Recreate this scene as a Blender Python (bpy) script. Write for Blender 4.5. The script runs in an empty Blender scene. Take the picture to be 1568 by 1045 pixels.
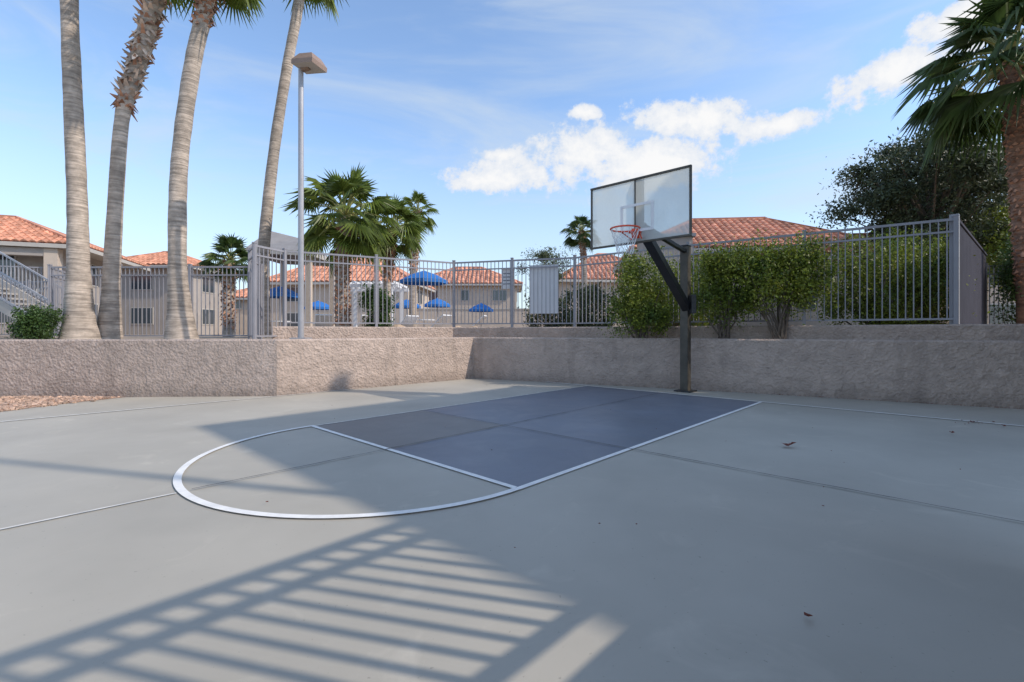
import bpy, math, random
import numpy as np
from mathutils import Vector, Matrix
random.seed(7); RNG=np.random.default_rng(7)
scene=bpy.context.scene
R=math.radians

# ---------------------------------------------------------------- materials
def nn(nt,t,**kw):
    n=nt.nodes.new(t)
    for k,v in kw.items(): setattr(n,k,v)
    return n
def scale_by(nt,out,fac):
    vm=nn(nt,'ShaderNodeVectorMath',operation='SCALE'); nt.links.new(out,vm.inputs[0]); nt.links.new(fac,vm.inputs['Scale']); return vm.outputs[0]
def mrange(nt,v,a,b,lo,hi):
    m=nn(nt,'ShaderNodeMapRange'); nt.links.new(v,m.inputs[0]); 
    for i,x in enumerate((a,b,lo,hi)): m.inputs[i+1].default_value=x
    return m.outputs[0]
def noise(nt,scale,detail=3,rough=.6,dist=0,scl=None):
    tc=nn(nt,'ShaderNodeTexCoord'); n=nn(nt,'ShaderNodeTexNoise'); n.inputs['Scale'].default_value=scale; n.inputs['Detail'].default_value=detail
    n.inputs['Roughness'].default_value=rough; n.inputs['Distortion'].default_value=dist
    src=tc.outputs['Object']
    if scl:
        mp=nn(nt,'ShaderNodeMapping'); mp.inputs['Scale'].default_value=scl; nt.links.new(src,mp.inputs[0]); src=mp.outputs[0]
    nt.links.new(src,n.inputs['Vector']); return n.outputs['Fac']
def mat(name,col,rough=0.8,var=0.12,scale=3.0,bump=0.0,bscale=40.0,bdist=0.02,col2=None,metal=0.0,detail=3.0,spec=0.5,island=0.0,transl=0.0,big=0.0):
    m=bpy.data.materials.new(name); m.use_nodes=True; nt=m.node_tree; L=nt.links
    b=nt.nodes['Principled BSDF']; b.inputs['Roughness'].default_value=rough; b.inputs['Metallic'].default_value=metal
    b.inputs['Specular IOR Level'].default_value=spec
    mx=nn(nt,'ShaderNodeMix',data_type='RGBA')
    c2=col2 if col2 else tuple(min(1,c*(1+var)) for c in col)
    c1=col if col2 else tuple(c*(1-var) for c in col)
    mx.inputs[6].default_value=(*c1,1); mx.inputs[7].default_value=(*c2,1)
    L.new(mrange(nt,noise(nt,scale,detail,.65),.32,.68,0,1),mx.inputs[0]); out=mx.outputs[2]
    if big>0: out=scale_by(nt,out,mrange(nt,noise(nt,scale*.12,2),.3,.7,1-big,1+big))
    if island>0:
        g=nn(nt,'ShaderNodeNewGeometry'); out=scale_by(nt,out,mrange(nt,g.outputs['Random Per Island'],0,1,1-island,1+island))
    L.new(out,b.inputs['Base Color'])
    if bump>0:
        bp=nn(nt,'ShaderNodeBump'); bp.inputs['Strength'].default_value=bump; bp.inputs['Distance'].default_value=bdist
        L.new(noise(nt,bscale,4),bp.inputs['Height']); L.new(bp.outputs['Normal'],b.inputs['Normal'])
    if transl>0:
        tr=nn(nt,'ShaderNodeBsdfTranslucent'); L.new(out,tr.inputs['Color'])
        ms=nn(nt,'ShaderNodeMixShader'); ms.inputs[0].default_value=transl
        o=nt.nodes['Material Output']; L.new(b.outputs[0],ms.inputs[1]); L.new(tr.outputs[0],ms.inputs[2]); L.new(ms.outputs[0],o.inputs[0])
    return m

M={}
M['ground']=mat('dirt_ground',(.36,.28,.21),.95,.2,1.5,.5,20)
M['gravel']=mat('gravel',(.50,.34,.25),.95,.3,30,.8,60,.02,island=.35)
M['white']=mat('white_paint',(.84,.81,.76),.65,.10,6)
M['whitefaint']=mat('worn_white_paint',(.66,.63,.57),.7,.22,14)
M['joint']=mat('joint',(.11,.105,.10),.9,.3,5)
M['jointlight']=mat('joint_pale',(.70,.66,.60),.9,.2,5)  # pale tone of the joint line outside the arc
M['fence']=mat('fence_paint',(.30,.29,.31),.5,.08,2)
M['fence2']=mat('screen_paint',(.075,.075,.095),.9,.08,2,spec=.05)
M['steel']=mat('galvanized',(.40,.39,.40),.45,.1,3,metal=.2)
M['bronze']=mat('bronze_paint',(.30,.20,.145),.5,.1,3)
M['black']=mat('black_paint',(.022,.022,.024),.4,.3,4)
M['olive']=mat('post_paint',(.07,.06,.045),.5,.3,4)
M['orange']=mat('rim_paint',(.80,.09,.03),.4,.1,5)
M['net']=mat('net',(.78,.78,.78),.8)
M['cream']=mat('cream_stucco',(.56,.46,.37),.9,.06,2,.3,60)
M['greyst']=mat('grey_stucco',(.40,.35,.31),.9,.06,2,.3,60)
M['trim']=mat('trim_paint',(.48,.44,.39),.7,.05)
M['dark']=mat('dark_opening',(.05,.05,.055),.6,.2)
M['glass']=mat('window_glass',(.06,.075,.09),.08,.2,.6,spec=1)
M['tile']=mat('clay_tile',(.62,.28,.17),.8,.25,1.2,.3,30,island=.28)
M['greyroof']=mat('grey_roof',(.28,.26,.25),.8,.1)
M['blue']=mat('blue_canvas',(.02,.16,.48),.8,.1)
M['brown']=mat('dead_frond',(.36,.22,.12),.9,.3,5,island=.35)
M['boot']=mat('palm_boot',(.60,.46,.36),.9,.3,6,island=.45)
M['bootred']=mat('palm_boot_red',(.38,.20,.125),.9,.3,6,island=.4)
M['bark2']=mat('branch_bark',(.17,.13,.10),.9,.3,12,.6,30)
M['palm']=mat('palm_frond',(.18,.23,.045),.42,.25,2,island=.35,transl=.40)
M['palmdark']=mat('palm_frond_dark',(.085,.13,.035),.42,.25,2,island=.35,transl=.33)
M['petiole']=mat('petiole',(.30,.30,.10),.6,.2,4)
M['leafbush']=mat('bush_leaf',(.085,.14,.022),.5,.3,2.2,island=.55,transl=.32,col2=(.26,.29,.035))
M['leafhedge']=mat('hedge_leaf',(.06,.11,.025),.5,.3,2.2,island=.5,transl=.25)
M['leaftree']=mat('tree_leaf',(.055,.078,.038),.5,.3,1.2,island=.5,transl=.25,col2=(.095,.115,.055))
M['leaffar']=mat('far_leaf',(.09,.11,.045),.6,.3,1,island=.5,transl=.2)
M['rock']=mat('rock',(.47,.34,.23),.9,.2,4,.5,20)
M['sign']=mat('sign_white',(.76,.75,.75),.6,.03)
M['ink']=mat('sign_ink',(.22,.22,.25),.6,.1)
M['concrete']=mat('concrete',(.40,.37,.34),.9,.1,3,.3,50)
M['dryleaf']=mat('dry_leaf',(.20,.06,.04),.8,.3,20)

def trunk_mat(name,col):
    m=mat(name,col,.95,.22,5,0)
    nt=m.node_tree; L=nt.links; b=nt.nodes['Principled BSDF']
    f=noise(nt,1.3,4,.6,0,(1.2,1.2,14))
    bp=nn(nt,'ShaderNodeBump'); bp.inputs['Strength'].default_value=.8; bp.inputs['Distance'].default_value=.04
    L.new(f,bp.inputs['Height']); L.new(bp.outputs[0],b.inputs['Normal'])
    old=b.inputs['Base Color'].links[0].from_socket
    o=scale_by(nt,old,mrange(nt,f,.35,.62,.62,1.15)); o=scale_by(nt,o,mrange(nt,noise(nt,.8,2),.35,.65,.8,1.12)); L.new(o,b.inputs['Base Color'])
    return m
M['bark']=trunk_mat('palm_trunk',(.47,.385,.31))
M['barkred']=trunk_mat('palm_trunk_red',(.27,.16,.11))

def stucco_mat(name,col):
    m=mat(name,col,.95,.10,2.2,0,big=.12)
    nt=m.node_tree; L=nt.links; b=nt.nodes['Principled BSDF']; tc=nn(nt,'ShaderNodeTexCoord')
    a=noise(nt,6,6,.7,.8)
    v=nn(nt,'ShaderNodeTexVoronoi'); v.inputs['Scale'].default_value=20; L.new(tc.outputs['Object'],v.inputs['Vector'])
    ad=nn(nt,'ShaderNodeMath',operation='MULTIPLY_ADD'); L.new(v.outputs['Distance'],ad.inputs[0]); ad.inputs[1].default_value=.3; L.new(a,ad.inputs[2])
    bp=nn(nt,'ShaderNodeBump'); bp.inputs['Strength'].default_value=1; bp.inputs['Distance'].default_value=.065
    L.new(ad.outputs[0],bp.inputs['Height']); L.new(bp.outputs[0],b.inputs['Normal'])
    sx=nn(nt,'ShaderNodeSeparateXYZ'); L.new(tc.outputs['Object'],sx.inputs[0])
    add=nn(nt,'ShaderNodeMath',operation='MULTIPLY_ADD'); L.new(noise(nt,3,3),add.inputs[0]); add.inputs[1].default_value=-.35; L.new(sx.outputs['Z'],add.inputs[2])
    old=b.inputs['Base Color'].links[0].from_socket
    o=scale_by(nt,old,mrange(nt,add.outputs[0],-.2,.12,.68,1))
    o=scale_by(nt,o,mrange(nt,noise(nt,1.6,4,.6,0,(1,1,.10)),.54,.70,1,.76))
    o=scale_by(nt,o,mrange(nt,a,.35,.65,.88,1.07))
    L.new(o,b.inputs['Base Color'])
    return m
M['stucco']=stucco_mat('retaining_stucco',(.52,.405,.335))

def court_mat(name,col,rough):
    m=mat(name,col,rough,.05,.9,.12,180,.004,big=.06)
    nt=m.node_tree; L=nt.links; b=nt.nodes['Principled BSDF']
    n=noise(nt,1.7,6,.6,1.2)
    mu=nn(nt,'ShaderNodeMath',operation='MULTIPLY'); L.new(mrange(nt,n,.58,.8,1,1.22),mu.inputs[0]); L.new(mrange(nt,noise(nt,38,2),.69,.75,1,.70),mu.inputs[1])
    old=b.inputs['Base Color'].links[0].from_socket
    o=scale_by(nt,old,mu.outputs[0]); o=scale_by(nt,o,mrange(nt,noise(nt,.45,4,.55,.4),.35,.65,.93,1.06))
    L.new(o,b.inputs['Base Color']); L.new(mrange(nt,n,0,1,rough-.15,rough+.12),b.inputs['Roughness'])
    return m
M['court']=court_mat('court_grey',(.445,.405,.335),.62)
M['lane']=court_mat('lane_blue',(.160,.172,.205),.44)
M['lane2']=court_mat('lane_blue_light',(.178,.190,.222),.44)
M['lane3']=court_mat('lane_shade_tone',(.225,.205,.19),.55)  # grey-brown slab: shade over the front-left quarter put into its colour

# ---------------------------------------------------------------- mesh builder
class MB:
    def __init__(s): s.v=[]; s.f=[]; s.m=[]; s.mats=[]
    def mi(s,k):
        if k not in s.mats: s.mats.append(k)
        return s.mats.index(k)
    def face(s,pts,k):
        n=len(s.v); s.v+= [tuple(p) for p in pts]; s.f.append(tuple(range(n,n+len(pts)))); s.m.append(s.mi(k))
    def box(s,c,d,k,ang=0,rot=None):
        hx,hy,hz=d[0]/2,d[1]/2,d[2]/2
        P=[Vector((x,y,z)) for x in(-hx,hx) for y in(-hy,hy) for z in(-hz,hz)]
        rm=rot if rot is not None else Matrix.Rotation(ang,3,'Z')
        n=len(s.v); s.v+=[tuple(rm@p+Vector(c)) for p in P]
        for q in((0,1,3,2),(4,6,7,5),(0,4,5,1),(2,3,7,6),(0,2,6,4),(1,5,7,3)):
            s.f.append(tuple(n+i for i in q)); s.m.append(s.mi(k))
    def beam(s,a,b,w,h,k):
        a=Vector(a); b=Vector(b); d=(b-a); l=d.length; d.normalize()
        up=Vector((0,0,1)) if abs(d.z)<.98 else Vector((0,1,0))
        x=d.cross(up).normalized(); z=x.cross(d)
        rm=Matrix((x,d,z)).transposed()
        s.box((a+b)/2,(w,l,h),k,rot=rm)
    def tube(s,pts,rad,k,n=10,cap=True):
        pts=[Vector(p) for p in pts]; base=len(s.v); mi=s.mi(k)
        for i,p in enumerate(pts):
            d=(pts[min(i+1,len(pts)-1)]-pts[max(i-1,0)]).normalized()
            ref=Vector((0,1,0)) if abs(d.y)<.9 else Vector((1,0,0))
            x=d.cross(ref).normalized(); y=d.cross(x)
            r=rad[i] if hasattr(rad,'__len__') else rad
            for j in range(n):
                a=2*math.pi*j/n; s.v.append(tuple(p+(x*math.cos(a)+y*math.sin(a))*r))
        for i in range(len(pts)-1):
            for j in range(n):
                j2=(j+1)%n
                s.f.append((base+i*n+j,base+i*n+j2,base+(i+1)*n+j2,base+(i+1)*n+j)); s.m.append(mi)
        if cap:
            s.f.append(tuple(base+j for j in range(n))); s.m.append(mi)
            e=base+(len(pts)-1)*n; s.f.append(tuple(e+n-1-j for j in range(n))); s.m.append(mi)
    def obj(s,name,parent=None,smooth=False,bevel=0):
        me=bpy.data.meshes.new(name); me.from_pydata(s.v,[],s.f)
        for k in s.mats: me.materials.append(M[k])
        me.polygons.foreach_set('material_index',s.m)
        if smooth: me.polygons.foreach_set('use_smooth',[True]*len(s.f))
        me.update()
        o=bpy.data.objects.new(name,me); scene.collection.objects.link(o)
        if bevel>0:
            bm=o.modifiers.new('b','BEVEL'); bm.width=bevel; bm.segments=2
        if parent: o.parent=parent
        return o
def empty(name):
    e=bpy.data.objects.new(name,None); scene.collection.objects.link(e); return e

# court frame: s to the right along the baseline, t toward the hoop
U=Vector((.730,-.684)); V=Vector((.684,.730)); B0=Vector((.046,3.77))
def C(s,t,z=0.0):
    p=B0+U*s+V*t; return Vector((p.x,p.y,z))

# ---------------------------------------------------------------- ground
g=MB(); g.face([(-600,-600,-.03),(600,-600,-.03),(600,700,-.03),(-600,700,-.03)],'ground'); g.obj('ground')
LW=[(-40,8.7),(-12,8.85),(-4.55,9.22),(-1.03,12.72),(3.74,10.32),(8.16,7.68),(11.0,5.9)]
t=MB(); t.face([(x,y,1.04) for x,y in [(-600,8.8)]+[(x,y+.1) for x,y in LW]+[(600,5.9),(600,700),(-600,700)]],'ground'); t.obj('terrace_ground')
c=MB(); c.face([(-30,-14,0),(14,-14,0),(14,13,0),(-1,13.2,0),(-30,9.5,0)],'court'); c.obj('court_pavement')
c=MB()
for s0,s1,t0,t1,k in((-3.66,-1.85,0,1.75,'lane3'),(-1.85,0,0,1.75,'lane'),(-3.66,-1.85,1.75,6.35,'lane'),(-1.85,0,1.75,6.35,'lane2')):  # slab tones paint shade and sheen differences into the lane colour
    c.face([C(s0,t0,.004),C(s1,t0,.004),C(s1,t1,.004),C(s0,t1,.004)],k)
c.obj('lane_pavement')
def strip(mb,a,b,w,z,k,n=1):
    a=Vector(a[:2]); b=Vector(b[:2]); d=(b-a).normalized(); p=Vector((-d.y,d.x))*w/2
    mb.face([(*(a-p),z),(*(b-p),z),(*(b+p),z),(*(a+p),z)],k)
l=MB(); w=.055; z=.009
strip(l,C(0,0),C(0,6.38),w,z,'white')
strip(l,C(-3.66,-.0),C(-3.66,6.38),w*.6,z,'whitefaint')
strip(l,C(-3.69,0),C(-.03,0),w,z+.001,'white')
strip(l,C(-7,6.38),C(9,6.38),w*.9,z+.002,'white')
strip(l,C(-7.3,-14),C(-7.0,2.4),w*.9,z,'whitefaint')
strip(l,C(-1.85,-12),C(-1.85,-1.87),.022,z,'jointlight')
N=60
for i in range(N):
    a0=math.pi+math.pi*i/N; a1=math.pi+math.pi*(i+1)/N
    q=[]
    for a,r in((a0,1.80),(a1,1.80),(a1,1.86),(a0,1.86)):
        q.append(C(-1.83+r*math.cos(a),r*math.sin(a),z+.003))
    l.face(q,'white')
l.obj('court_marking')
j=MB()
def crack(a,b,w,z,k,n=60):
    a=Vector(a[:2]); b=Vector(b[:2]); d=(b-a).normalized(); p=Vector((-d.y,d.x))
    prev=None
    for i in range(n+1):
        c0=a.lerp(b,i/n)+p*random.uniform(-.004,.004); ww=w*random.uniform(.5,1.3)/2
        cur=(c0-p*ww,c0+p*ww)
        if prev: j.face([(*prev[0],z),(*cur[0],z),(*cur[1],z),(*prev[1],z)],k)
        prev=cur
crack(C(-3.6,1.75),C(12,1.75),.014,.015,'joint',130)
crack(C(-1.85,-1.77),C(-1.85,6.3),.014,.016,'joint',80)
j.obj('pavement_joint')
gv=MB(); gv.face([(-7.35,9.1,.006),(-7.75,8.2,.006),(-7.95,7.4,.006),(-9.3,6.3,.006),(-14,4.8,.006),(-30,4.8,.006),(-30,9.1,.006)],'gravel')
for i in range(3200):
    x=random.uniform(-11,-7.0); y=random.uniform(7.0,9.0)
    if x>-7.95+(y-7.4)*.30+random.gauss(0,.08): continue
    r=random.uniform(.012,.035); gv.box((x,y,.01+r*.3),(r*2,r*1.5,r),'gravel',rot=Matrix.Rotation(random.random()*6,3,'Z')@Matrix.Rotation(random.random(),3,'X'))
gv.obj('gravel_bed')
def dryleaf(mm,x,y,s):
    m=mm or MB(); a=random.uniform(0,6); pts=[]
    for i in range(9):
        an=2*math.pi*i/9; rr=s*(1 if i%2 else .62)*random.uniform(.8,1.1); pts.append((x+math.cos(an+a)*rr,y+math.sin(an+a)*rr*.7,.018+random.uniform(.1,.7)*s))
    cc=(x,y,.018)
    for i in range(9): m.face([pts[i],pts[(i+1)%9],cc],'dryleaf')
    if not mm: m.obj('fallen_leaf')
dryleaf(None,2.97,5.13,.08); dryleaf(None,1.28,2.06,.026); dryleaf(None,5.35,5.8,.035)
m=MB()
for i in range(34):
    p=C(random.uniform(-6,3.2),random.uniform(-1.5,6.2)); dryleaf(m,p.x,p.y,random.uniform(.004,.013))
p=C(2.75,6.25)
for i in range(16): dryleaf(m,p.x+random.gauss(0,.18),p.y+random.gauss(0,.12),random.uniform(.008,.028))
for i in range(110):
    f=random.random(); dryleaf(m,3.8+f*4.4-.05,10.2-f*2.6-abs(random.gauss(0,.05)),random.uniform(.006,.018))
m.obj('leaf_litter')

# ---------------------------------------------------------------- retaining walls
def wall(name,pts,z0,z1,th,k):
    mb=MB(); n=len(pts)
    P=[Vector(p) for p in pts]; off=[]
    for i in range(n):
        d1=(P[i]-P[i-1]).normalized() if i>0 else None; d2=(P[i+1]-P[i]).normalized() if i<n-1 else None
        d=(d1 or d2) if (d1 is None or d2 is None) else (d1+d2).normalized()
        off.append(P[i]+Vector((-d.y,d.x))*th)
    for i in range(n-1):
        a,b,c2,d=P[i],P[i+1],off[i+1],off[i]
        r=.03
        mb.face([(*a,z0),(*b,z0),(*b,z1-r),(*a,z1-r)],k)
        ai=a.lerp(d,r/abs(th)); bi=b.lerp(c2,r/abs(th))
        mb.face([(*a,z1-r),(*b,z1-r),(*bi,z1),(*ai,z1)],k)
        mb.face([(*ai,z1),(*bi,z1),(*c2,z1),(*d,z1)],k)
        mb.face([(*d,z0),(*d,z1),(*c2,z1),(*c2,z0)],k)
    for e in(0,n-1):
        mb.face([(*P[e],z0),(*P[e],z1),(*off[e],z1),(*off[e],z0)],k)
    return mb.obj(name)
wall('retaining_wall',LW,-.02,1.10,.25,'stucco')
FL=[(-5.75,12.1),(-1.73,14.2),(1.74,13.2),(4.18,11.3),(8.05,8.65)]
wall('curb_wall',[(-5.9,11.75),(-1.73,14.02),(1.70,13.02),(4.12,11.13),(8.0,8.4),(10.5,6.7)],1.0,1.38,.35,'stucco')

# ---------------------------------------------------------------- fences
def fence(name,pts,z0,h,k='fence',sp=.115,pic=.018,gap=.10,rail=.035,r2=.24):
    mb=MB(); pts=[Vector(p) for p in pts]
    for a,b in zip(pts[:-1],pts[1:]):
        L=(b-a).length; ang=math.atan2((b-a).y,(b-a).x); np_=max(1,round(L/2.3))
        for zz,hh in((h-.02,rail+.01),(h-r2,rail),(gap,rail)):
            mb.beam((*a,z0+zz),(*b,z0+zz),rail,hh,k)
        for i in range(np_+1):
            p=a.lerp(b,i/np_); mb.box((*p,z0+(h+.03)/2),(.065,.065,h+.03),k,ang)
            mb.box((*p,z0+h+.045),(.08,.08,.03),k,ang)
        n=int(L/sp)
        for i in range(1,n):
            p=a.lerp(b,i/n); mb.box((*p,z0+gap+(h-gap-.02)/2),(pic,pic,h-gap-.02),k,ang)
    return mb.obj(name)
fence('metal_fence',FL,1.38,1.93)
fence('metal_fence',[(-12.6,13.0),(-6.8,12.9)],1.04,1.98)
fence('metal_fence',[(-12.6,13.0),(-14.6,16.5),(-22,17.5)],1.04,1.98)
fence('metal_gate',[(-5.75,12.05),(-6.05,11.2),(-6.55,11.9),(-6.8,12.8)],1.04,2.25)
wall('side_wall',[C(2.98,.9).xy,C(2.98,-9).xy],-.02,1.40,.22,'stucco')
fence('metal_fence',[C(3.08,-9).xy,C(3.08,1.0).xy],1.40,1.6,pic=.036,sp=.150,gap=.26,rail=.055,r2=.26)
sc=MB(); a=Vector((8.12,8.75)); b=Vector((12.9,13.0)); n=46
for i in range(n):
    p=a.lerp(b,i/n); q=a.lerp(b,(i+.8)/n); sc.beam((*p,2.33),(*q,2.33),.05,1.9,'fence2')
sc.beam((*a,3.33),(*b,3.33),.09,.05,'fence2'); sc.beam((*a,1.36),(*b,1.36),.09,.05,'fence2')
sc.box((*a,2.37),(.13,.13,2.05),'fence',.72)
sc.obj('metal_screen')
fence('metal_fence',[(12.9,13.0),(19,12.6)],1.3,1.75)

# ---------------------------------------------------------------- hoop
hoop=empty('basketball_hoop')
m=MB(); m.box((3.62,9.95,1.51),(.17,.17,3.02),'olive',-.75); m.box((3.62,9.95,3.035),(.19,.19,.03),'black',-.75)
m.box((3.62,9.95,.015),(.36,.36,.025),'black',-.75)
m.obj('post',hoop,bevel=.012)
m=MB(); bb=Vector((2.087,7.94))
vd=Vector((.684,.730)); ud=Vector((.730,-.684))
def H(s,t,z): p=bb+ud*s+vd*t; return Vector((p.x,p.y,z))
m.beam((3.66,9.93,1.70),tuple(H(0.0,.12,3.02)),.16,.14,'black')
m.beam((3.62,9.95,2.92),tuple(H(0,.14,3.05)),.08,.08,'black')
m.beam((3.7,9.80,1.62),(3.7,9.80,2.0),.1,.22,'black')
m.beam(tuple(H(-.18,.05,2.80)),tuple(H(.18,.05,2.80)),.05,.05,'black')
m.obj('arm',hoop,bevel=.008)
m=MB(); m.beam(tuple(H(0,.06,2.74)),tuple(H(0,.06,3.79)),.16,.05,'olive')
for zz in(2.735,3.795): m.beam(tuple(H(-.915,0,zz)),tuple(H(.915,0,zz)),.045,.03,'olive')
for ss in(-.90,.90): m.beam(tuple(H(ss,0,2.75)),tuple(H(ss,0,3.78)),.03,.045,'olive')
for zz in(2.93,3.36): m.beam(tuple(H(-.30,-.018,zz)),tuple(H(.30,-.018,zz)),.006,.045,'sign')
for ss in(-.28,.28): m.beam(tuple(H(ss,-.0215,2.93)),tuple(H(ss,-.0215,3.36)),.045,.006,'sign')
m.obj('frame',hoop)
gm=bpy.data.materials.new('backboard_glass'); gm.use_nodes=True; nt=gm.node_tree; L=nt.links
b=nt.nodes['Principled BSDF']; b.inputs['Base Color'].default_value=(.82,.83,.78,1); b.inputs['Roughness'].default_value=.3
tr=nn(nt,'ShaderNodeBsdfTransparent'); tr.inputs[0].default_value=(.92,.94,.92,1); ms=nn(nt,'ShaderNodeMixShader')
tl=nn(nt,'ShaderNodeBsdfTranslucent'); tl.inputs[0].default_value=(.78,.80,.74,1); m2=nn(nt,'ShaderNodeMixShader'); m2.inputs[0].default_value=.5
L.new(b.outputs[0],m2.inputs[1]); L.new(tl.outputs[0],m2.inputs[2])
L.new(mrange(nt,noise(nt,2.5,4),.2,.8,.68,.86),ms.inputs[0])
L.new(tr.outputs[0],ms.inputs[1]); L.new(m2.outputs[0],ms.inputs[2]); L.new(ms.outputs[0],nt.nodes['Material Output'].inputs[0])
M['bbglass']=gm
m=MB(); m.face([H(-.885,0,2.75),H(.885,0,2.75),H(.885,0,3.78),H(-.885,0,3.78)],'bbglass'); m.obj('glass_panel',hoop)
m=MB(); rc=H(0,-.40,2.90); pts=[rc+Vector((math.cos(a)*.228,math.sin(a)*.228,0)) for a in np.linspace(0,2*math.pi,37)]
m.tube(pts,.014,'orange',8)
m.beam(tuple(H(0,-.17,2.89)),tuple(H(0,-.01,2.89)),.16,.03,'orange'); m.beam(tuple(H(0,-.025,2.80)),tuple(H(0,-.025,2.96)),.16,.02,'orange')
m.tube([H(-.09,-.02,2.79),H(-.15,-.24,2.885)],.01,'orange',6); m.tube([H(.09,-.02,2.79),H(.15,-.24,2.885)],.01,'orange',6)
m.obj('rim',hoop,smooth=True)
m=MB(); K=12; lev=[(.225,0),(.20,-.1),(.165,-.2),(.14,-.3),(.125,-.40)]
for i in range(K):
    for sgn in(0,1):
        pp=[]
        for q,(r,dz) in enumerate(lev):
            o=(.5 if (q+sgn)%2 else 0); a=2*math.pi*(i+o)/K; pp.append(rc+Vector((math.cos(a)*r,math.sin(a)*r,dz)))
        m.tube(pp,.004,'net',5)
m.obj('net',hoop)

# ---------------------------------------------------------------- lamp posts
def lamp(name,x,y,z0,h,r,hd):
    e=empty(name); m=MB()
    m.box((x,y,z0+.01),(.34,.34,.04),'steel'); m.tube([(x,y,z0),(x,y,z0+h*.5),(x,y,z0+h)],[r,r*.93,r*.85],'steel',14); m.obj('pole',e,smooth=False)
    m=MB(); d=Vector((.93,-.3,.0)).normalized(); a=math.atan2(d.y,d.x)
    c0=Vector((x,y,z0+h))+d*.22
    rot=Matrix.Rotation(a,3,'Z')@Matrix.Rotation(R(6),3,'Y')
    m.beam((x,y,z0+h-.04),tuple(c0+Vector((0,0,-.02))),.08,.08,'bronze')
    hw,hd_,hh=.27*hd,.23*hd,.17*hd
    lo=[Vector((sx*hw,sy*hd_,-hh*.2)) for sx,sy in((-1,-1),(1,-1),(1,1),(-1,1))]
    ml=[Vector((sx*hw,sy*hd_,hh*.35)) for sx,sy in((-1,-1),(1,-1),(1,1),(-1,1))]
    hi=[Vector((sx*hw*.6,sy*hd_*.62,hh*1.25)) for sx,sy in((-1,-1),(1,-1),(1,1),(-1,1))]
    T=lambda p:rot@p+c0
    for A,Bq in((lo,ml),(ml,hi)):
        for i in range(4):
            j2=(i+1)%4; m.face([T(A[i]),T(A[j2]),T(Bq[j2]),T(Bq[i])],'bronze')
    m.face([T(p) for p in hi],'bronze'); m.face([T(p) for p in lo[::-1]],'trim')
    m.obj('head',e)
lamp('street_lamp',-4.56,10.3,1.09,5.85,.062,1.0)
lamp('street_lamp',7.25,1.40,0,11.5,.06,1.3)

# ---------------------------------------------------------------- roofs & buildings
def roof_plane(mb,e0,e1,r0,r1,k,w=.3,row=.42):
    e0,e1,r0,r1=map(Vector,(e0,e1,r0,r1)); L=(e1-e0).length; ux=(e1-e0)/L
    a=(r0-e0).dot(ux); b=(r1-e0).dot(ux); up=(r0-e0)-ux*a; S=up.length; up/=S; nrm=ux.cross(up)
    if nrm.z<0: nrm=-nrm
    mb.face([e0,e1,r1,r0] if (r1-r0).length>.05 else [e0,e1,r0],k)
    n=int(L/w)
    for i in range(n):
        u=(i+.5)*L/n
        vm=S*min(1,u/a if a>1e-3 else 1,(L-u)/(L-b) if L-b>1e-3 else 1)
        kk=int(vm/row)+1
        for q in range(kk):
            v0=q*row; v1=min(vm,(q+1)*row+.03)
            if v1-v0<.05: continue
            jit=random.uniform(-.01,.01); base=len(mb.v); mi=mb.mi(k)
            for (vv,hh) in((v0,.055),(v1,.02)):
                for t in(0,.25,.5,.75,1):
                    x=(t-.5)*(L/n)*.94; hgt=hh+math.sin(math.pi*t)*w*.30
                    p=e0+ux*(u+x+jit)+up*vv+nrm*hgt; mb.v.append(tuple(p))
            for t in range(4):
                mb.f.append((base+t,base+t+1,base+5+t+1,base+5+t)); mb.m.append(mi)
            mb.f.append((base+4,base+3,base+2,base+1,base)); mb.m.append(mi)
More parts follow.
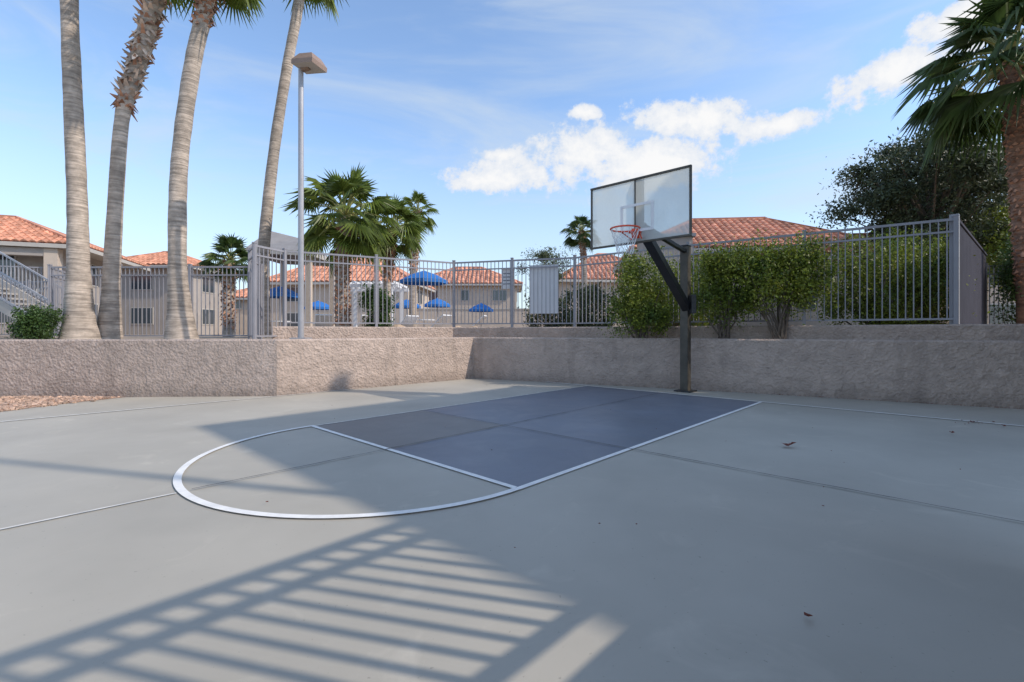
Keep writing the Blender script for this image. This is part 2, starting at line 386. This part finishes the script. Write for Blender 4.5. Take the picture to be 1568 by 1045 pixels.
def house(name,cx,cy,ang,W,D,z0,ze,zr,over=.5,wk='cream',storeys=2,tw=.3,win=True,porch=False):
    e=empty(name); rm=Matrix.Rotation(ang,3,'Z')
    T=lambda x,y,z: tuple(rm@Vector((x,y,0))+Vector((cx,cy,z)))
    m=MB(); m.box((cx,cy,(z0+ze)/2),(W,D,ze-z0),wk,ang); m.obj('walls',e)
    w2,d2=W/2+over,D/2+over
    m=MB()
    if W>=D: hr=(W-D)/2; ra,rb=(-hr,0),(hr,0)
    else: hr=(D-W)/2; ra,rb=(0,-hr),(0,hr)
    c4=[(-w2,-d2),(w2,-d2),(w2,d2),(-w2,d2)]
    if W>=D: pl=[(0,1,ra,rb),(1,2,rb,rb),(2,3,rb,ra),(3,0,ra,ra)]
    else: pl=[(0,1,ra,ra),(1,2,ra,rb),(2,3,rb,rb),(3,0,rb,ra)]
    for i,jx,p,q in pl: roof_plane(m,T(*c4[i],ze),T(*c4[jx],ze),T(*p,zr),T(*q,zr),'tile',tw,tw*1.4)
    if (Vector(ra)-Vector(rb)).length>.1: m.beam(T(*ra,zr+.07),T(*rb,zr+.07),.22,.14,'tile')
    for i,p in((0,ra),(3,ra if W>=D else rb),(1,rb if W>=D else ra),(2,rb)):
        m.beam(T(*c4[i],ze+.09),T(*p,zr+.06),.2,.13,'tile')
    m.obj('roof',e)
    m=MB(); zz=ze-.09
    for i in range(4):
        a=c4[i]; b2=c4[(i+1)%4]; m.beam(T(*a,zz),T(*b2,zz),.06,.18,'trim')
    m.face([T(*p,ze-.03) for p in c4[::-1]],'trim'); m.obj('fascia',e)
    if win:
        m=MB(); sh=(ze-z0)/storeys
        for st in range(storeys):
            zc=z0+sh*st+sh*.55
            for (ax,LL,off) in(('x',W,D),('y',D,W)):
                nw=max(1,int(LL/3.6))
                for i in range(nw):
                    pos=(i+.5)*LL/nw-LL/2
                    for sg in(-1,1):
                        ww=1.4 if i%2==0 else .8; hh=1.05
                        if ax=='x': c0=T(pos,sg*(off/2+.02),zc); dim=(ww,.06,hh); fd=(ww+.14,.04,hh+.14)
                        else: c0=T(sg*(off/2+.02),pos,zc); dim=(.06,ww,hh); fd=(.04,ww+.14,hh+.14)
                        m.box(c0,fd,'trim',ang); m.box(c0,dim,'glass',ang)
                        if ax=='x': m.box(c0,(.05,.08,hh),'trim',ang)
                        else: m.box(c0,(.08,.05,hh),'trim',ang)
        m.obj('windows',e)
    if porch:
        m=MB(); yf=-D/2-over+.35; sp=W/4
        for i in range(5): m.box(T(-W/2+sp*i+.2,yf,(z0+ze-.2)/2),(.5,.45,ze-.2-z0),'cream',ang)
        m.box(T(0,yf,ze-.38),(W+.6,.4,.34),'greyst',ang); m.box(T(0,(yf-D/2)/2,(z0+ze)/2),(W+.4,abs(yf+D/2),.2),'trim',ang)
        for i in range(int(W/.13)): m.box(T(-W/2+.13*i,yf-.02,(z0+ze)/2+.55),(.025,.025,.9),'fence',ang)
        m.box(T(0,yf-.02,(z0+ze)/2+1.02),(W,.05,.05),'fence',ang)
        m.obj('porch',e)
    return e
house('apartment_building',-29.0,22.95,.35,14,6,1.04,5.2,7.0,1.3,'greyst',2,.3,True,True)
st=empty('exterior_staircase'); m=MB()
for i in range(11):
    m.box((-13.9-.29*i,14.9,1.1+.17*i),(.32,1.2,.06),'concrete')
m.beam((-13.7,14.28,1.1),(-17.0,14.28,3.0),.05,.3,'trim'); m.beam((-13.7,15.52,1.1),(-17.0,15.52,3.0),.05,.3,'trim')
m.box((-18.0,14.9,2.98),(2.0,1.4,.15),'trim'); m.box((-18.9,14.9,2.0),(.2,1.3,2),'trim')
m.obj('steps',st)
m=MB()
for yy in(14.24,15.56):
    for dz in(.95,.2): m.beam((-13.7,yy,1.15+dz),(-17.0,yy,3.05+dz),.045,.05,'steel')
    for i in range(27):
        f=i/26; x=-13.7-3.3*f; z0=1.15+1.9*f; m.box((x,yy,z0+.57),(.022,.022,.78),'steel')
m.obj('railing',st)
house('apartment_building',-25.2,35,0,5.8,5.0,1.04,5.7,7.0,.6,'greyst',2,.35)
house('apartment_building',-13.2,40,-.05,11,7,1.04,5.0,7.4,.5,'cream',2,.4)
house('apartment_building',-5.0,55,.0,11,8,1.04,6.3,8.6,.6,'cream',2,.5)
house('apartment_building',-22.0,52,.0,16,8,1.04,4.6,6.4,.6,'cream',2,.5)
house('apartment_building',8.0,42,.1,9,8,1.04,5.3,8.0,.6,'cream',2,.4)
house('apartment_building',11.1,24.5,-.10,9.6,6.0,1.04,4.95,6.95,.6,'cream',1,.3)
house('apartment_building',14.3,18.6,-.12,5.2,3.2,1.04,4.0,4.95,.5,'cream',1,.28)
house('apartment_building',32,30,-.2,12,9,1.04,5.3,7.6,.6,'cream',2,.4)
# plain building east of the court (its shade covers the key)
eb=empty('court_side_building'); m=MB()
cc=C(10.0,7.35); an=math.atan2(U.y,U.x)
m.box((cc.x,cc.y,4.5),(10,6.1,9.0),'cream',an); m.box((cc.x,cc.y,9.05),(10.16,6.26,.14),'trim',an)
m.obj('walls',eb)
m=MB()
for zc in(2.0,5.0,7.6):
    for i in range(3):
        p=C(7+3*i,4.28,zc); m.box(p,(1.3,.08,1.2),'glass',an); m.box(p,(1.5,.05,1.4),'trim',an)
    for i in range(2):
        p=C(4.98,6+2.6*i,zc); m.box(p,(.08,1.3,1.2),'glass',an); m.box(p,(.05,1.5,1.4),'trim',an)
m.obj('windows',eb)
m=MB(); m.box((9.26,6.70,10.1),(.3,.3,2.1),'cream',an); m.box((9.26,6.70,11.18),(.36,.36,.06),'trim',an); m.obj('shadow_chimney',eb)  # unseen stack, added for the narrow shadow it throws on the left wall
m=MB(); m.box((-8,37,2.0),(60,.2,1.95),'cream',0.0); m.box((-8,37,3.0),(60,.3,.08),'trim'); m.obj('block_wall')
rr=empty('shade_ramada'); m=MB()
P=[(-11.6,20.5,4.75),(-8.6,20.5,4.6),(-8.6,24,4.6),(-11.6,24,4.75)]; ap=(-11.3,22.2,5.95); ap2=(-9.9,22.2,5.6)
m.face([P[0],P[1],ap2,ap],'greyroof'); m.face([P[1],P[2],ap2],'greyroof'); m.face([P[2],P[3],ap,ap2],'greyroof'); m.face([P[3],P[0],ap],'greyroof')
for i in range(4): m.beam(P[i],P[(i+1)%4],.1,.2,'trim')
m.obj('roof',rr)
m=MB()
for x in(-11.3,-8.9):
    for y in(20.9,23.6): m.box((x,y,2.8),(.22,.22,3.55),'cream')
m.obj('columns',rr)
# white pergola by the pool
pg=empty('pergola'); m=MB()
for x in(-9.4,-6.6):
    for y in(26,28.6): m.box((x,y,2.35),(.18,.18,2.65),'sign')
m.obj('posts',pg); m=MB()
for y in(26,28.6): m.beam((-9.8,y,3.75),(-6.2,y,3.75),.12,.2,'sign')
for i in range(10): m.beam((-9.6+.36*i,25.6,3.92),(-9.6+.36*i,29.0,3.92),.06,.12,'sign')
m.obj('rafters',pg)
m=MB(); m.box((6.2,19.5,3.0),(1.9,1.5,4.0),'greyst',-.1); m.box((6.2,19.5,5.03),(2.1,1.7,.12),'fence',-.1); m.obj('equipment_enclosure')

def umbrella(x,y,zt,r):
    e=empty('patio_umbrella'); m=MB(); zb=zt-.42
    n=8; ring=[(x+r*math.cos(2*math.pi*i/n+.2),y+r*math.sin(2*math.pi*i/n+.2),zb) for i in range(n)]
    mid=[(x+.55*r*math.cos(2*math.pi*i/n+.2),y+.55*r*math.sin(2*math.pi*i/n+.2),zb+.24) for i in range(n)]
    for i in range(n):
        q=(i+1)%n; m.face([ring[i],ring[q],mid[q],mid[i]],'blue'); m.face([mid[i],mid[q],(x,y,zt)],'blue')
        m.face([ring[i],ring[q],(ring[q][0],ring[q][1],zb-.14),(ring[i][0],ring[i][1],zb-.14)],'blue')
    m.obj('canopy',e)
    m=MB(); m.tube([(x,y,1.04),(x,y,zt+.05)],.025,'steel',8); m.tube([(x,y,1.04),(x,y,1.12)],.25,'concrete',12)
    m.tube([(x,y,1.72),(x,y,1.76)],.5,'sign',16); m.obj('pole',e)
umbrella(-3.75,20.3,3.85,1.0); umbrella(-6.5,29.5,3.25,.85); umbrella(-4.7,30,3.35,.85); umbrella(-12.2,30,3.2,.85); umbrella(-11.2,23,3.45,.9); umbrella(-2.0,31,3.1,.8)
def lounger(x,y,a):
    m=MB(); rm=Matrix.Rotation(a,3,'Z')
    T=lambda p: tuple(rm@Vector(p)+Vector((x,y,1.04)))
    m.beam(T((-.9,0,.32)),T((.25,0,.32)),.62,.05,'sign'); m.beam(T((.25,0,.32)),T((.85,0,.85)),.62,.05,'sign')
    for px in(-.8,.3):
        for py in(-.27,.27): m.beam(T((px,py,0)),T((px,py,.32)),.04,.04,'steel')
    m.obj('lounge_chair')
for i in range(5): lounger(-7.5+1.4*i,19+.5*(i%3),-1.2+.25*i)
m=MB()
for i in range(16):
    x=-4.6+random.uniform(0,3.4); y=16.8+random.uniform(-.5,.6); r=random.uniform(.18,.42); rot=Matrix.Rotation(random.random()*6,3,'Z')
    ring=[]
    for lv,(rf,zf) in enumerate(((1,0),(1.05,.45),(.7,.85),(.25,1.0))):
        ring.append([rot@Vector((math.cos(k*math.pi/4)*r*rf*random.uniform(.85,1.1),math.sin(k*math.pi/4)*r*rf*.8*random.uniform(.85,1.1),0))+Vector((x,y,1.04+zf*r*1.1)) for k in range(8)])
    for lv in range(3):
        for k in range(8): m.face([ring[lv][k],ring[lv][(k+1)%8],ring[lv+1][(k+1)%8],ring[lv+1][k]],'rock')
    m.face(ring[3],'rock')
m.obj('boulder_group')
an2=math.atan2(-1.0,3.47)
m=MB(); m.box((.90,13.52,2.45),(.83,.02,1.38),'sign',an2); m.obj('notice_sign')
m=MB(); m.box((-.12,13.82,2.78),(.38,.02,.58),'sign',an2)
for i in range(4): m.box((-.12,13.806,2.93-.1*i),(.28,.006,.03),'ink',an2)
m.obj('notice_sign')

# ---------------------------------------------------------------- vegetation
def add_arrays(name,verts,faces_n,k,parent):
    n=len(verts); nf=n//faces_n
    me=bpy.data.meshes.new(name); me.vertices.add(n); me.vertices.foreach_set('co',verts.astype(np.float32).ravel())
    me.loops.add(n); me.loops.foreach_set('vertex_index',np.arange(n,dtype=np.int32))
    me.polygons.add(nf); me.polygons.foreach_set('loop_start',np.arange(0,n,faces_n,dtype=np.int32))
    me.materials.append(M[k]); me.update(); me.validate()
    o=bpy.data.objects.new(name,me); scene.collection.objects.link(o); o.parent=parent; return o
def leaves(centers,size,asp=.5):
    n=len(centers); a=RNG.normal(size=(n,3)); a/=np.linalg.norm(a,axis=1)[:,None]
    b=RNG.normal(size=(n,3)); b-= (a*b).sum(1)[:,None]*a; b/=np.linalg.norm(b,axis=1)[:,None]
    s=size*RNG.uniform(.6,1.3,(n,1))
    return np.stack([centers-a*s,centers-b*s*asp,centers+a*s,centers+b*s*asp],1).reshape(-1,3)
def shrub(name,x,y,z0,w,h,k,n,size,d=None,bare=.2,nc=46,tight=.085,top=.95):
    """loose shrub: many upright leafy sprigs filling an uneven volume"""
    e=empty(name); d=d or w*.8; P=[]; m=MB()
    a1,a2=RNG.uniform(0,6.28,2)
    for i in range(nc):
        a=RNG.uniform(0,6.28); r=RNG.uniform(0,1)**.5; 
        zz=RNG.uniform(bare,top)
        prof=(1-max(0,(zz-.55)/.45)**2*.55)*(.72+.28*min(1,(zz-bare)/.25))
        wob=1+.16*math.sin(2*a+a1)+.12*math.sin(5*a+a2)
        c=np.array([x+math.cos(a)*r*w*.44*prof*wob,y+math.sin(a)*r*d*.44*prof*wob,z0+zz*h])
        s=tight*(w+h)*.5*RNG.uniform(.6,1.25); kk=int(n/nc*RNG.uniform(.6,1.4))
        P.append(c+RNG.normal(size=(kk,3))*np.array([s,s,s*1.0]))
        dr=np.array([math.cos(a)*.5,math.sin(a)*.5,RNG.uniform(.4,1.2)]); dr/=np.linalg.norm(dr); L_=RNG.uniform(.08,.2)*h
        tt=RNG.uniform(0,1,(int(kk*.12),1)); P.append(c+dr*(s*1.2+tt*L_)+RNG.normal(size=(len(tt),3))*.018*(1+w*.3))
        if i%3==0:
            b0=(x+random.uniform(-.14,.14),y+random.uniform(-.1,.1),z0-.05)
            m.tube([b0,((x+c[0])/2+random.uniform(-.12,.12),(y+c[1])/2,(z0*1.1+c[2]*.9)/2),tuple(c)],[.026,.018,.006],'bark2',6)
    add_arrays('foliage',leaves(np.concatenate(P),size),4,k,e)
    m.obj('stems',e); return e
shrub('green_shrub',3.0,11.05,1.08,1.6,1.85,'leafbush',15000,.032,bare=.12,nc=50)
shrub('green_shrub',4.6,10.35,1.08,1.6,1.9,'leafbush',11000,.032,d=.8,bare=.30,nc=42)
shrub('green_shrub',5.6,9.95,1.08,2.1,2.05,'leafbush',17000,.032,d=.9,bare=.34,nc=64)
shrub('green_shrub',4.2,12.3,1.2,2.2,1.9,'leafbush',9000,.038,bare=.1)
shrub('green_shrub',8.1,10.7,1.2,2.2,2.1,'leafbush',17000,.034,bare=.05,nc=60)
shrub('green_shrub',9.6,11.4,1.2,2.0,2.3,'leafbush',14000,.036,bare=.05,nc=54)
shrub('hedge_bush',-10.9,10.9,1.02,.85,.80,'leafhedge',9000,.026,bare=.1,tight=.11,top=.85)
shrub('green_shrub',-4.3,15.3,1.04,1.0,1.6,'leafhedge',7000,.04,bare=.1)
shrub('green_shrub',3.4,21,1.04,2.6,2.1,'leaffar',7000,.06,bare=.05)
shrub('green_shrub',6.3,16,1.2,2.2,2.2,'leaffar',8000,.05,bare=.05)
shrub('green_shrub',1.7,22,1.04,2.4,2.0,'leaffar',5000,.06,bare=.05)
shrub('green_shrub',13.6,12.4,1.2,1.8,2.4,'leafhedge',8000,.04,bare=.05)

def tree(name,x,y,z0,w,zc,hc,k,nclump,per,size,trunk=.2,cl=.45):
    e=empty(name); m=MB(); P=[]
    m.tube([(x,y,z0),(x+.1,y,z0+(zc-hc/2-z0)*.6),(x-.05,y,zc-hc*.25)],[trunk,trunk*.75,trunk*.55],'bark2',10)
    ctr=[]
    for i in range(nclump):
        d=RNG.normal(size=3); d/=np.linalg.norm(d); r=RNG.uniform(.3,1)**.6
        wob=1+.22*math.sin(3*math.atan2(d[1],d[0])+d[2]*4)
        p=np.array([x+d[0]*r*w/2*wob,y+d[1]*r*w/2*wob,zc+d[2]*r*hc/2]); ctr.append(p)
        s=Vector((x,y,z0+(zc-z0)*random.uniform(.55,.8))); q=Vector(p); md=s.lerp(q,.5)+Vector((0,0,-.15*random.random()*w*.3))
        if i%2==0: m.tube([s,md,q],[trunk*.28,trunk*.16,.012],'bark2',6)
    m.obj('trunk',e,smooth=True)
    for c0 in ctr:
        k2=int(per*RNG.uniform(.5,1.3)); s=cl*RNG.uniform(.6,1.3)
        P.append(c0+RNG.normal(size=(k2,3))*np.array([s,s,s*.6]))
    add_arrays('crown',leaves(np.concatenate(P),size,.38),4,k,e)
tree('olive_tree',14.5,16.5,1.1,4.7,6.0,5.0,'leaftree',125,430,.07,.2,.30)
tree('olive_tree',18.4,19,1.1,5.0,6.2,5.4,'leaftree',85,380,.08,.2,.4)
tree('olive_tree',16.4,15.0,1.1,2.6,3.9,2.8,'leafbush',40,300,.06,.12,.3)
tree('desert_tree',2.1,30,1.04,2.9,5.3,2.2,'leaffar',36,150,.07,.1,.3)
e=empty('distant_trees'); P=[]
for i in range(46):
    x=-75+i*3.5+RNG.uniform(-1,1); h=RNG.uniform(1.2,2.6); P.append(np.array([x,68+RNG.uniform(-3,5),2+h*.6])+RNG.normal(size=(260,3))*np.array([1.6,1.2,h*.38]))
add_arrays('foliage',leaves(np.concatenate(P),.3,.5),4,'leaffar',e)

def fan_crown(m,c,Rr,n,rng,k='palm',droop=.25,elmin=-45,elmax=80,seg=20):
    c=Vector(c)
    for i in range(n):
        az=i*2.39996+rng.uniform(-.3,.3); f=(i+.5)/n
        el=R(elmin+(elmax-elmin)*f+rng.uniform(-9,9))
        d=Vector((math.cos(az)*math.cos(el),math.sin(az)*math.cos(el),math.sin(el)))
        pl=Rr*rng.uniform(.42,.62); bl=Rr*rng.uniform(.38,.52)
        hub=c+d*pl; sag=Vector((0,0,-.10*Rr*math.cos(el)))
        mid=c+d*pl*.5+Vector((0,0,.03*Rr)); hub=hub+sag
        m.tube([c,mid,hub],[.022*Rr/1.2,.016*Rr/1.2,.012*Rr/1.2],'petiole',5,cap=False)
        d2=(hub-mid).normalized(); side=d2.cross(Vector((0,0,1)))
        if side.length<.05: side=Vector((1,0,0))
        side.normalize(); nr=side.cross(d2).normalized()
        roll=rng.uniform(-.6,.6); s2=side*math.cos(roll)+nr*math.sin(roll); n2=nr*math.cos(roll)-side*math.sin(roll)
        half=R(rng.uniform(95,122)); mi=m.mi(k); cone=rng.uniform(.1,.4)
        def P(a,r,hh): return hub+(d2*math.cos(a)+s2*math.sin(a))*r+n2*hh
        for q in range(seg):
            a0=-half+2*half*q/seg; a1=-half+2*half*(q+1)/seg; am=(a0+a1)/2
            rl=bl*(1-.28*abs(am/half)**2)*rng.uniform(.85,1.1); rm_=bl*.46*(1-.25*abs(am/half)**2)
            fold=.035*Rr
            b0=P(a0,rm_,-cone*rm_*abs(math.sin(a0))*.5); b1=P(a1,rm_,-cone*rm_*abs(math.sin(a1))*.5)
            pm=P(am,rm_,fold-cone*rm_*abs(math.sin(am))*.5)
            t1=P(am,rl,-cone*rl*abs(math.sin(am))*.6)+Vector((0,0,-droop*rl*rng.uniform(.4,1.4)))
            base=len(m.v); m.v+= [tuple(hub),tuple(b0),tuple(pm),tuple(b1),tuple(t1)]
            for fc in((0,1,2),(0,2,3),(1,4,2),(2,4,3)):
                m.f.append(tuple(base+w for w in fc)); m.m.append(mi)
def palm(name,path,rad,Rr,nf,k='palm',boots=0,bootlen=.16,skirt=0,seed=1,bootk='boot',elmin=-45,seg=20,droop=.25,bark='bark'):
    rng=random.Random(seed); e=empty(name); m=MB()
    P=[Vector(p) for p in path]; n=len(P); pts=[]; rr=[]
    for i in range(n-1):
        p0=P[max(i-1,0)]; p1=P[i]; p2=P[i+1]; p3=P[min(i+2,n-1)]
        for q in range(8):
            t=q/8; pts.append(.5*((2*p1)+(p2-p0)*t+(2*p0-5*p1+4*p2-p3)*t*t+(3*p1-p0-3*p2+p3)*t**3)); rr.append((rad[i]*(1-t)+rad[i+1]*t)*rng.uniform(.97,1.03))
    pts.append(P[-1]); rr.append(rad[-1])
    m.tube(pts,rr,bark,16); m.obj('trunk',e,smooth=True)
    top=P[-1]
    if boots>0:
        m=MB(); zt=top.z; zb=zt-boots; nb=int(boots*85)
        for i in range(nb):
            f=i/nb; zz=zb+boots*f
            idx=0
            while idx<len(pts)-2 and pts[idx+1].z<zz: idx+=1
            dzz=pts[idx+1].z-pts[idx].z; tt=(zz-pts[idx].z)/dzz if abs(dzz)>1e-6 else 0
            pc=pts[idx].lerp(pts[idx+1],max(0,min(1,tt)))
            a=i*2.39996; r=rr[idx]; o=Vector((math.cos(a),math.sin(a),0)); tn=Vector((-o.y,o.x,0)); w=rng.uniform(.04,.08)
            l=bootlen*rng.uniform(.5,1.3); p0=pc+o*r*.85; tip=pc+o*(r+l*.55)+Vector((0,0,rng.choice([-1,1,1])*l*rng.uniform(.3,.9)))
            kk=bootk if (bootk=='bootred' or rng.random()>.22 and zz>zb+.3) else 'bootred'
            base=len(m.v); m.v+=[tuple(p0-tn*w),tuple(p0+tn*w),tuple(p0+Vector((0,0,.1))),tuple(tip),tuple(tip+tn*w*.6)]; mi=m.mi(kk)
            for fc in((0,1,4,3),(1,2,4),(2,0,3),(2,3,4)): m.f.append(tuple(base+w2 for w2 in fc)); m.m.append(mi)
        m.obj('boots',e)
    m=MB(); fan_crown(m,top,Rr,nf,rng,k,droop,elmin,82,seg); m.obj('fronds',e)
    if skirt>0:
        m=MB(); fan_crown(m,top-Vector((0,0,.15)),Rr*.6,skirt,rng,'brown',.5,-80,-55,10); m.obj('dead_fronds',e)
palm('palm_tree',[(-10.41,11.5,1.03),(-10.44,11.5,1.7),(-10.46,11.5,2.95),(-10.49,11.5,4.53),(-10.59,11.5,6.89),(-10.68,11.5,9.25),(-10.75,11.5,13.2)],[.42,.29,.215,.195,.18,.17,.165],1.9,34,seed=3,skirt=8)
palm('palm_tree',[(-10.14,12,1.03),(-10.10,12,1.9),(-10.06,12,3.03),(-9.85,12,6.31),(-9.60,12,7.46),(-9.24,12,8.6),(-8.62,12,11.1)],[.30,.21,.175,.15,.18,.20,.20],1.7,34,boots=4.3,bootlen=.24,seed=4,skirt=6)
palm('palm_tree',[(-7.83,11.3,1.03),(-7.88,11.3,1.9),(-7.93,11.3,2.92),(-7.88,11.3,5.24),(-7.57,11.3,7.57),(-7.26,11.3,8.96),(-7.06,11.3,10.35)],[.36,.24,.195,.18,.17,.165,.18],1.6,34,boots=1.9,seed=5,skirt=6,bootk='bootred')
palm('palm_tree',[(-8.11,15.5,1.03),(-8.10,15.5,2.5),(-8.05,15.5,4.18),(-7.73,15.5,7.15),(-7.3,15.5,9.91),(-6.92,15.5,12.0),(-6.80,15.5,13.5)],[.26,.21,.18,.165,.155,.15,.15],1.7,36,boots=.5,seed=6,skirt=4)
palm('fan_palm',[(-5.5,15.5,1.03),(-5.52,15.5,2.5),(-5.50,15.5,3.9),(-5.42,15.5,5.0)],[.24,.22,.21,.2],1.95,44,boots=3.6,bootlen=.14,seed=8,elmin=-50,seg=22,bootk='bootred')
palm('fan_palm',[(-4.55,17.3,1.03),(-4.52,17.3,3.2),(-4.30,17.3,5.0)],[.17,.15,.14],1.5,34,boots=2,seed=9,elmin=-50,bootk='bootred')
palm('fan_palm',[(-5.0,24,1.03),(-4.95,24,4.5),(-4.75,24,7.3)],[.20,.19,.18],1.2,30,boots=3,seed=10,elmin=-50,bootk='bootred')
palm('fan_palm',[(3.9,26,1.03),(3.95,26,4),(3.80,26,6.7)],[.18,.16,.14],1.25,30,k='palmdark',boots=1.6,seed=11,elmin=-50,bootk='bootred')
palm('fan_palm',[(-10.7,18,1.03),(-10.7,18,2.5),(-10.65,18,3.9)],[.2,.2,.2],1.15,34,k='palmdark',boots=2.5,seed=12,elmin=-30,bootk='bootred')
palm('fan_palm',[(13.05,12,1.03),(12.92,12,3.0),(12.80,12,4.67),(12.62,12,6.97),(12.50,12,8.0)],[.24,.20,.19,.19,.2],2.45,40,k='palmdark',boots=5.6,bootlen=.11,seed=13,elmin=-48,seg=24,droop=.4,bootk='bootred',bark='barkred')

# ---------------------------------------------------------------- world
az=math.atan2(.967,-.254); el=R(39.5)
w=bpy.data.worlds.new('World'); scene.world=w; w.use_nodes=True; nt=w.node_tree; L=nt.links
bg=nt.nodes['Background']; bg.inputs['Strength'].default_value=.15
sky=nn(nt,'ShaderNodeTexSky',sky_type='NISHITA'); sky.sun_disc=False; sky.sun_elevation=el; sky.sun_rotation=az
sky.air_density=1.0; sky.dust_density=.6; sky.ozone_density=1.4; sky.altitude=300
tc=nn(nt,'ShaderNodeTexCoord'); sx=nn(nt,'ShaderNodeSeparateXYZ'); L.new(tc.outputs['Generated'],sx.inputs[0])
def mth(op,a,b=None,c=None):
    n=nn(nt,'ShaderNodeMath',operation=op)
    for i,v in enumerate((a,b,c)):
        if v is None: continue
        if isinstance(v,(int,float)): n.inputs[i].default_value=v
        else: L.new(v,n.inputs[i])
    return n.outputs[0]
def sstep(v,a,b,lo=0,hi=1):
    n=nn(nt,'ShaderNodeMapRange',interpolation_type='SMOOTHSTEP'); L.new(v,n.inputs[0])
    n.inputs[1].default_value=a; n.inputs[2].default_value=b; n.inputs[3].default_value=lo; n.inputs[4].default_value=hi; return n.outputs[0]
X,Y,Z=sx.outputs
Yc=mth('MAXIMUM',Y,.05); u=mth('DIVIDE',X,Yc); v=mth('DIVIDE',Z,Yc)
nw=nn(nt,'ShaderNodeTexNoise'); nw.inputs['Scale'].default_value=26; nw.inputs['Detail'].default_value=6; nw.inputs['Roughness'].default_value=.66; L.new(tc.outputs['Generated'],nw.inputs['Vector'])
banks=[(-.06,.315,.13,.035,.0),(.03,.335,.14,.055,.10),(.15,.362,.21,.085,.1),(.29,.355,.17,.075,0),(.38,.445,.18,.05,.0),
(.57,.435,.12,.035,.2),(.83,.55,.21,.06,.35),(.96,.66,.16,.06,.4),(.15,.46,.05,.022,0),(-.02,.37,.05,.02,0)]
env=None
for (cu,cv,a,b,sh) in banks:
    du=mth('DIVIDE',mth('SUBTRACT',u,cu),a)
    dv=mth('DIVIDE',mth('SUBTRACT',mth('SUBTRACT',v,cv),mth('MULTIPLY',mth('SUBTRACT',u,cu),sh)),b)
    rr_=mth('SQRT',mth('ADD',mth('MULTIPLY',du,du),mth('MULTIPLY',dv,dv))); ee=mth('SUBTRACT',1.0,rr_)
    env=ee if env is None else mth('MAXIMUM',env,ee)
nz=nn(nt,'ShaderNodeTexNoise'); nz.inputs['Scale'].default_value=8; nz.inputs['Detail'].default_value=6; nz.inputs['Roughness'].default_value=.6; nz.inputs['Distortion'].default_value=.4
mp=nn(nt,'ShaderNodeMapping'); mp.inputs['Scale'].default_value=(1,1,1.7); L.new(tc.outputs['Generated'],mp.inputs[0]); L.new(mp.outputs[0],nz.inputs['Vector'])
cl=mth('ADD',mth('ADD',mth('MULTIPLY',env,1.5),mth('MULTIPLY',mth('SUBTRACT',nz.outputs['Fac'],.5),2.4)),mth('MULTIPLY',mth('SUBTRACT',nw.outputs['Fac'],.5),2.9))
front=sstep(Y,.05,.15)
cm=mth('MULTIPLY',sstep(cl,.05,.72),front); cm=mth('MULTIPLY',cm,sstep(env,-.6,.05))
core=sstep(cl,.3,1.5)
mp2=nn(nt,'ShaderNodeMapping'); mp2.inputs['Scale'].default_value=(1.0,2.2,5.5); mp2.inputs['Rotation'].default_value=(0,.35,.5); L.new(tc.outputs['Generated'],mp2.inputs[0])
n2=nn(nt,'ShaderNodeTexNoise'); n2.inputs['Scale'].default_value=1.5; n2.inputs['Detail'].default_value=6; n2.inputs['Roughness'].default_value=.58; n2.inputs['Distortion'].default_value=.8
L.new(mp2.outputs[0],n2.inputs['Vector'])
ci=sstep(n2.outputs['Fac'],.38,.76,.05,.66)
hz=sstep(Z,.0,.46,.70,.0)
gain=nn(nt,'ShaderNodeMix',data_type='RGBA',blend_type='MULTIPLY'); gain.inputs[0].default_value=1; L.new(sky.outputs[0],gain.inputs[6]); gain.inputs[7].default_value=(1.62,1.75,1.85,1)
mx1=nn(nt,'ShaderNodeMix',data_type='RGBA'); L.new(mth('MAXIMUM',ci,hz),mx1.inputs[0]); L.new(gain.outputs[2],mx1.inputs[6]); mx1.inputs[7].default_value=(4.4,5.0,5.6,1)
shade=nn(nt,'ShaderNodeMix',data_type='RGBA'); L.new(core,shade.inputs[0]); shade.inputs[6].default_value=(5.2,5.5,6.0,1); shade.inputs[7].default_value=(6.5,6.45,6.4,1)
mx2=nn(nt,'ShaderNodeMix',data_type='RGBA'); L.new(mth('MULTIPLY',cm,.97),mx2.inputs[0]); L.new(mx1.outputs[2],mx2.inputs[6]); L.new(shade.outputs[2],mx2.inputs[7])
L.new(mx2.outputs[2],bg.inputs['Color'])

sd=Vector((.967*math.cos(el),-.254*math.cos(el),math.sin(el)))
sl=bpy.data.lights.new('sun','SUN'); sl.energy=3.3; sl.angle=R(.7); sl.color=(1,.91,.80)
so=bpy.data.objects.new('sun',sl); scene.collection.objects.link(so); so.rotation_euler=sd.to_track_quat('Z','Y').to_euler()

cam=bpy.data.cameras.new('camera'); co=bpy.data.objects.new('camera',cam); scene.collection.objects.link(co)
co.location=(0,0,1.25); co.rotation_euler=(R(90),0,0); cam.sensor_width=36; cam.lens=730/1568*36; cam.shift_y=-14.5/1568; cam.clip_end=3000; cam.clip_start=.05
scene.camera=co
scene.view_settings.view_transform='Standard'; scene.view_settings.look='None'; scene.view_settings.exposure=0
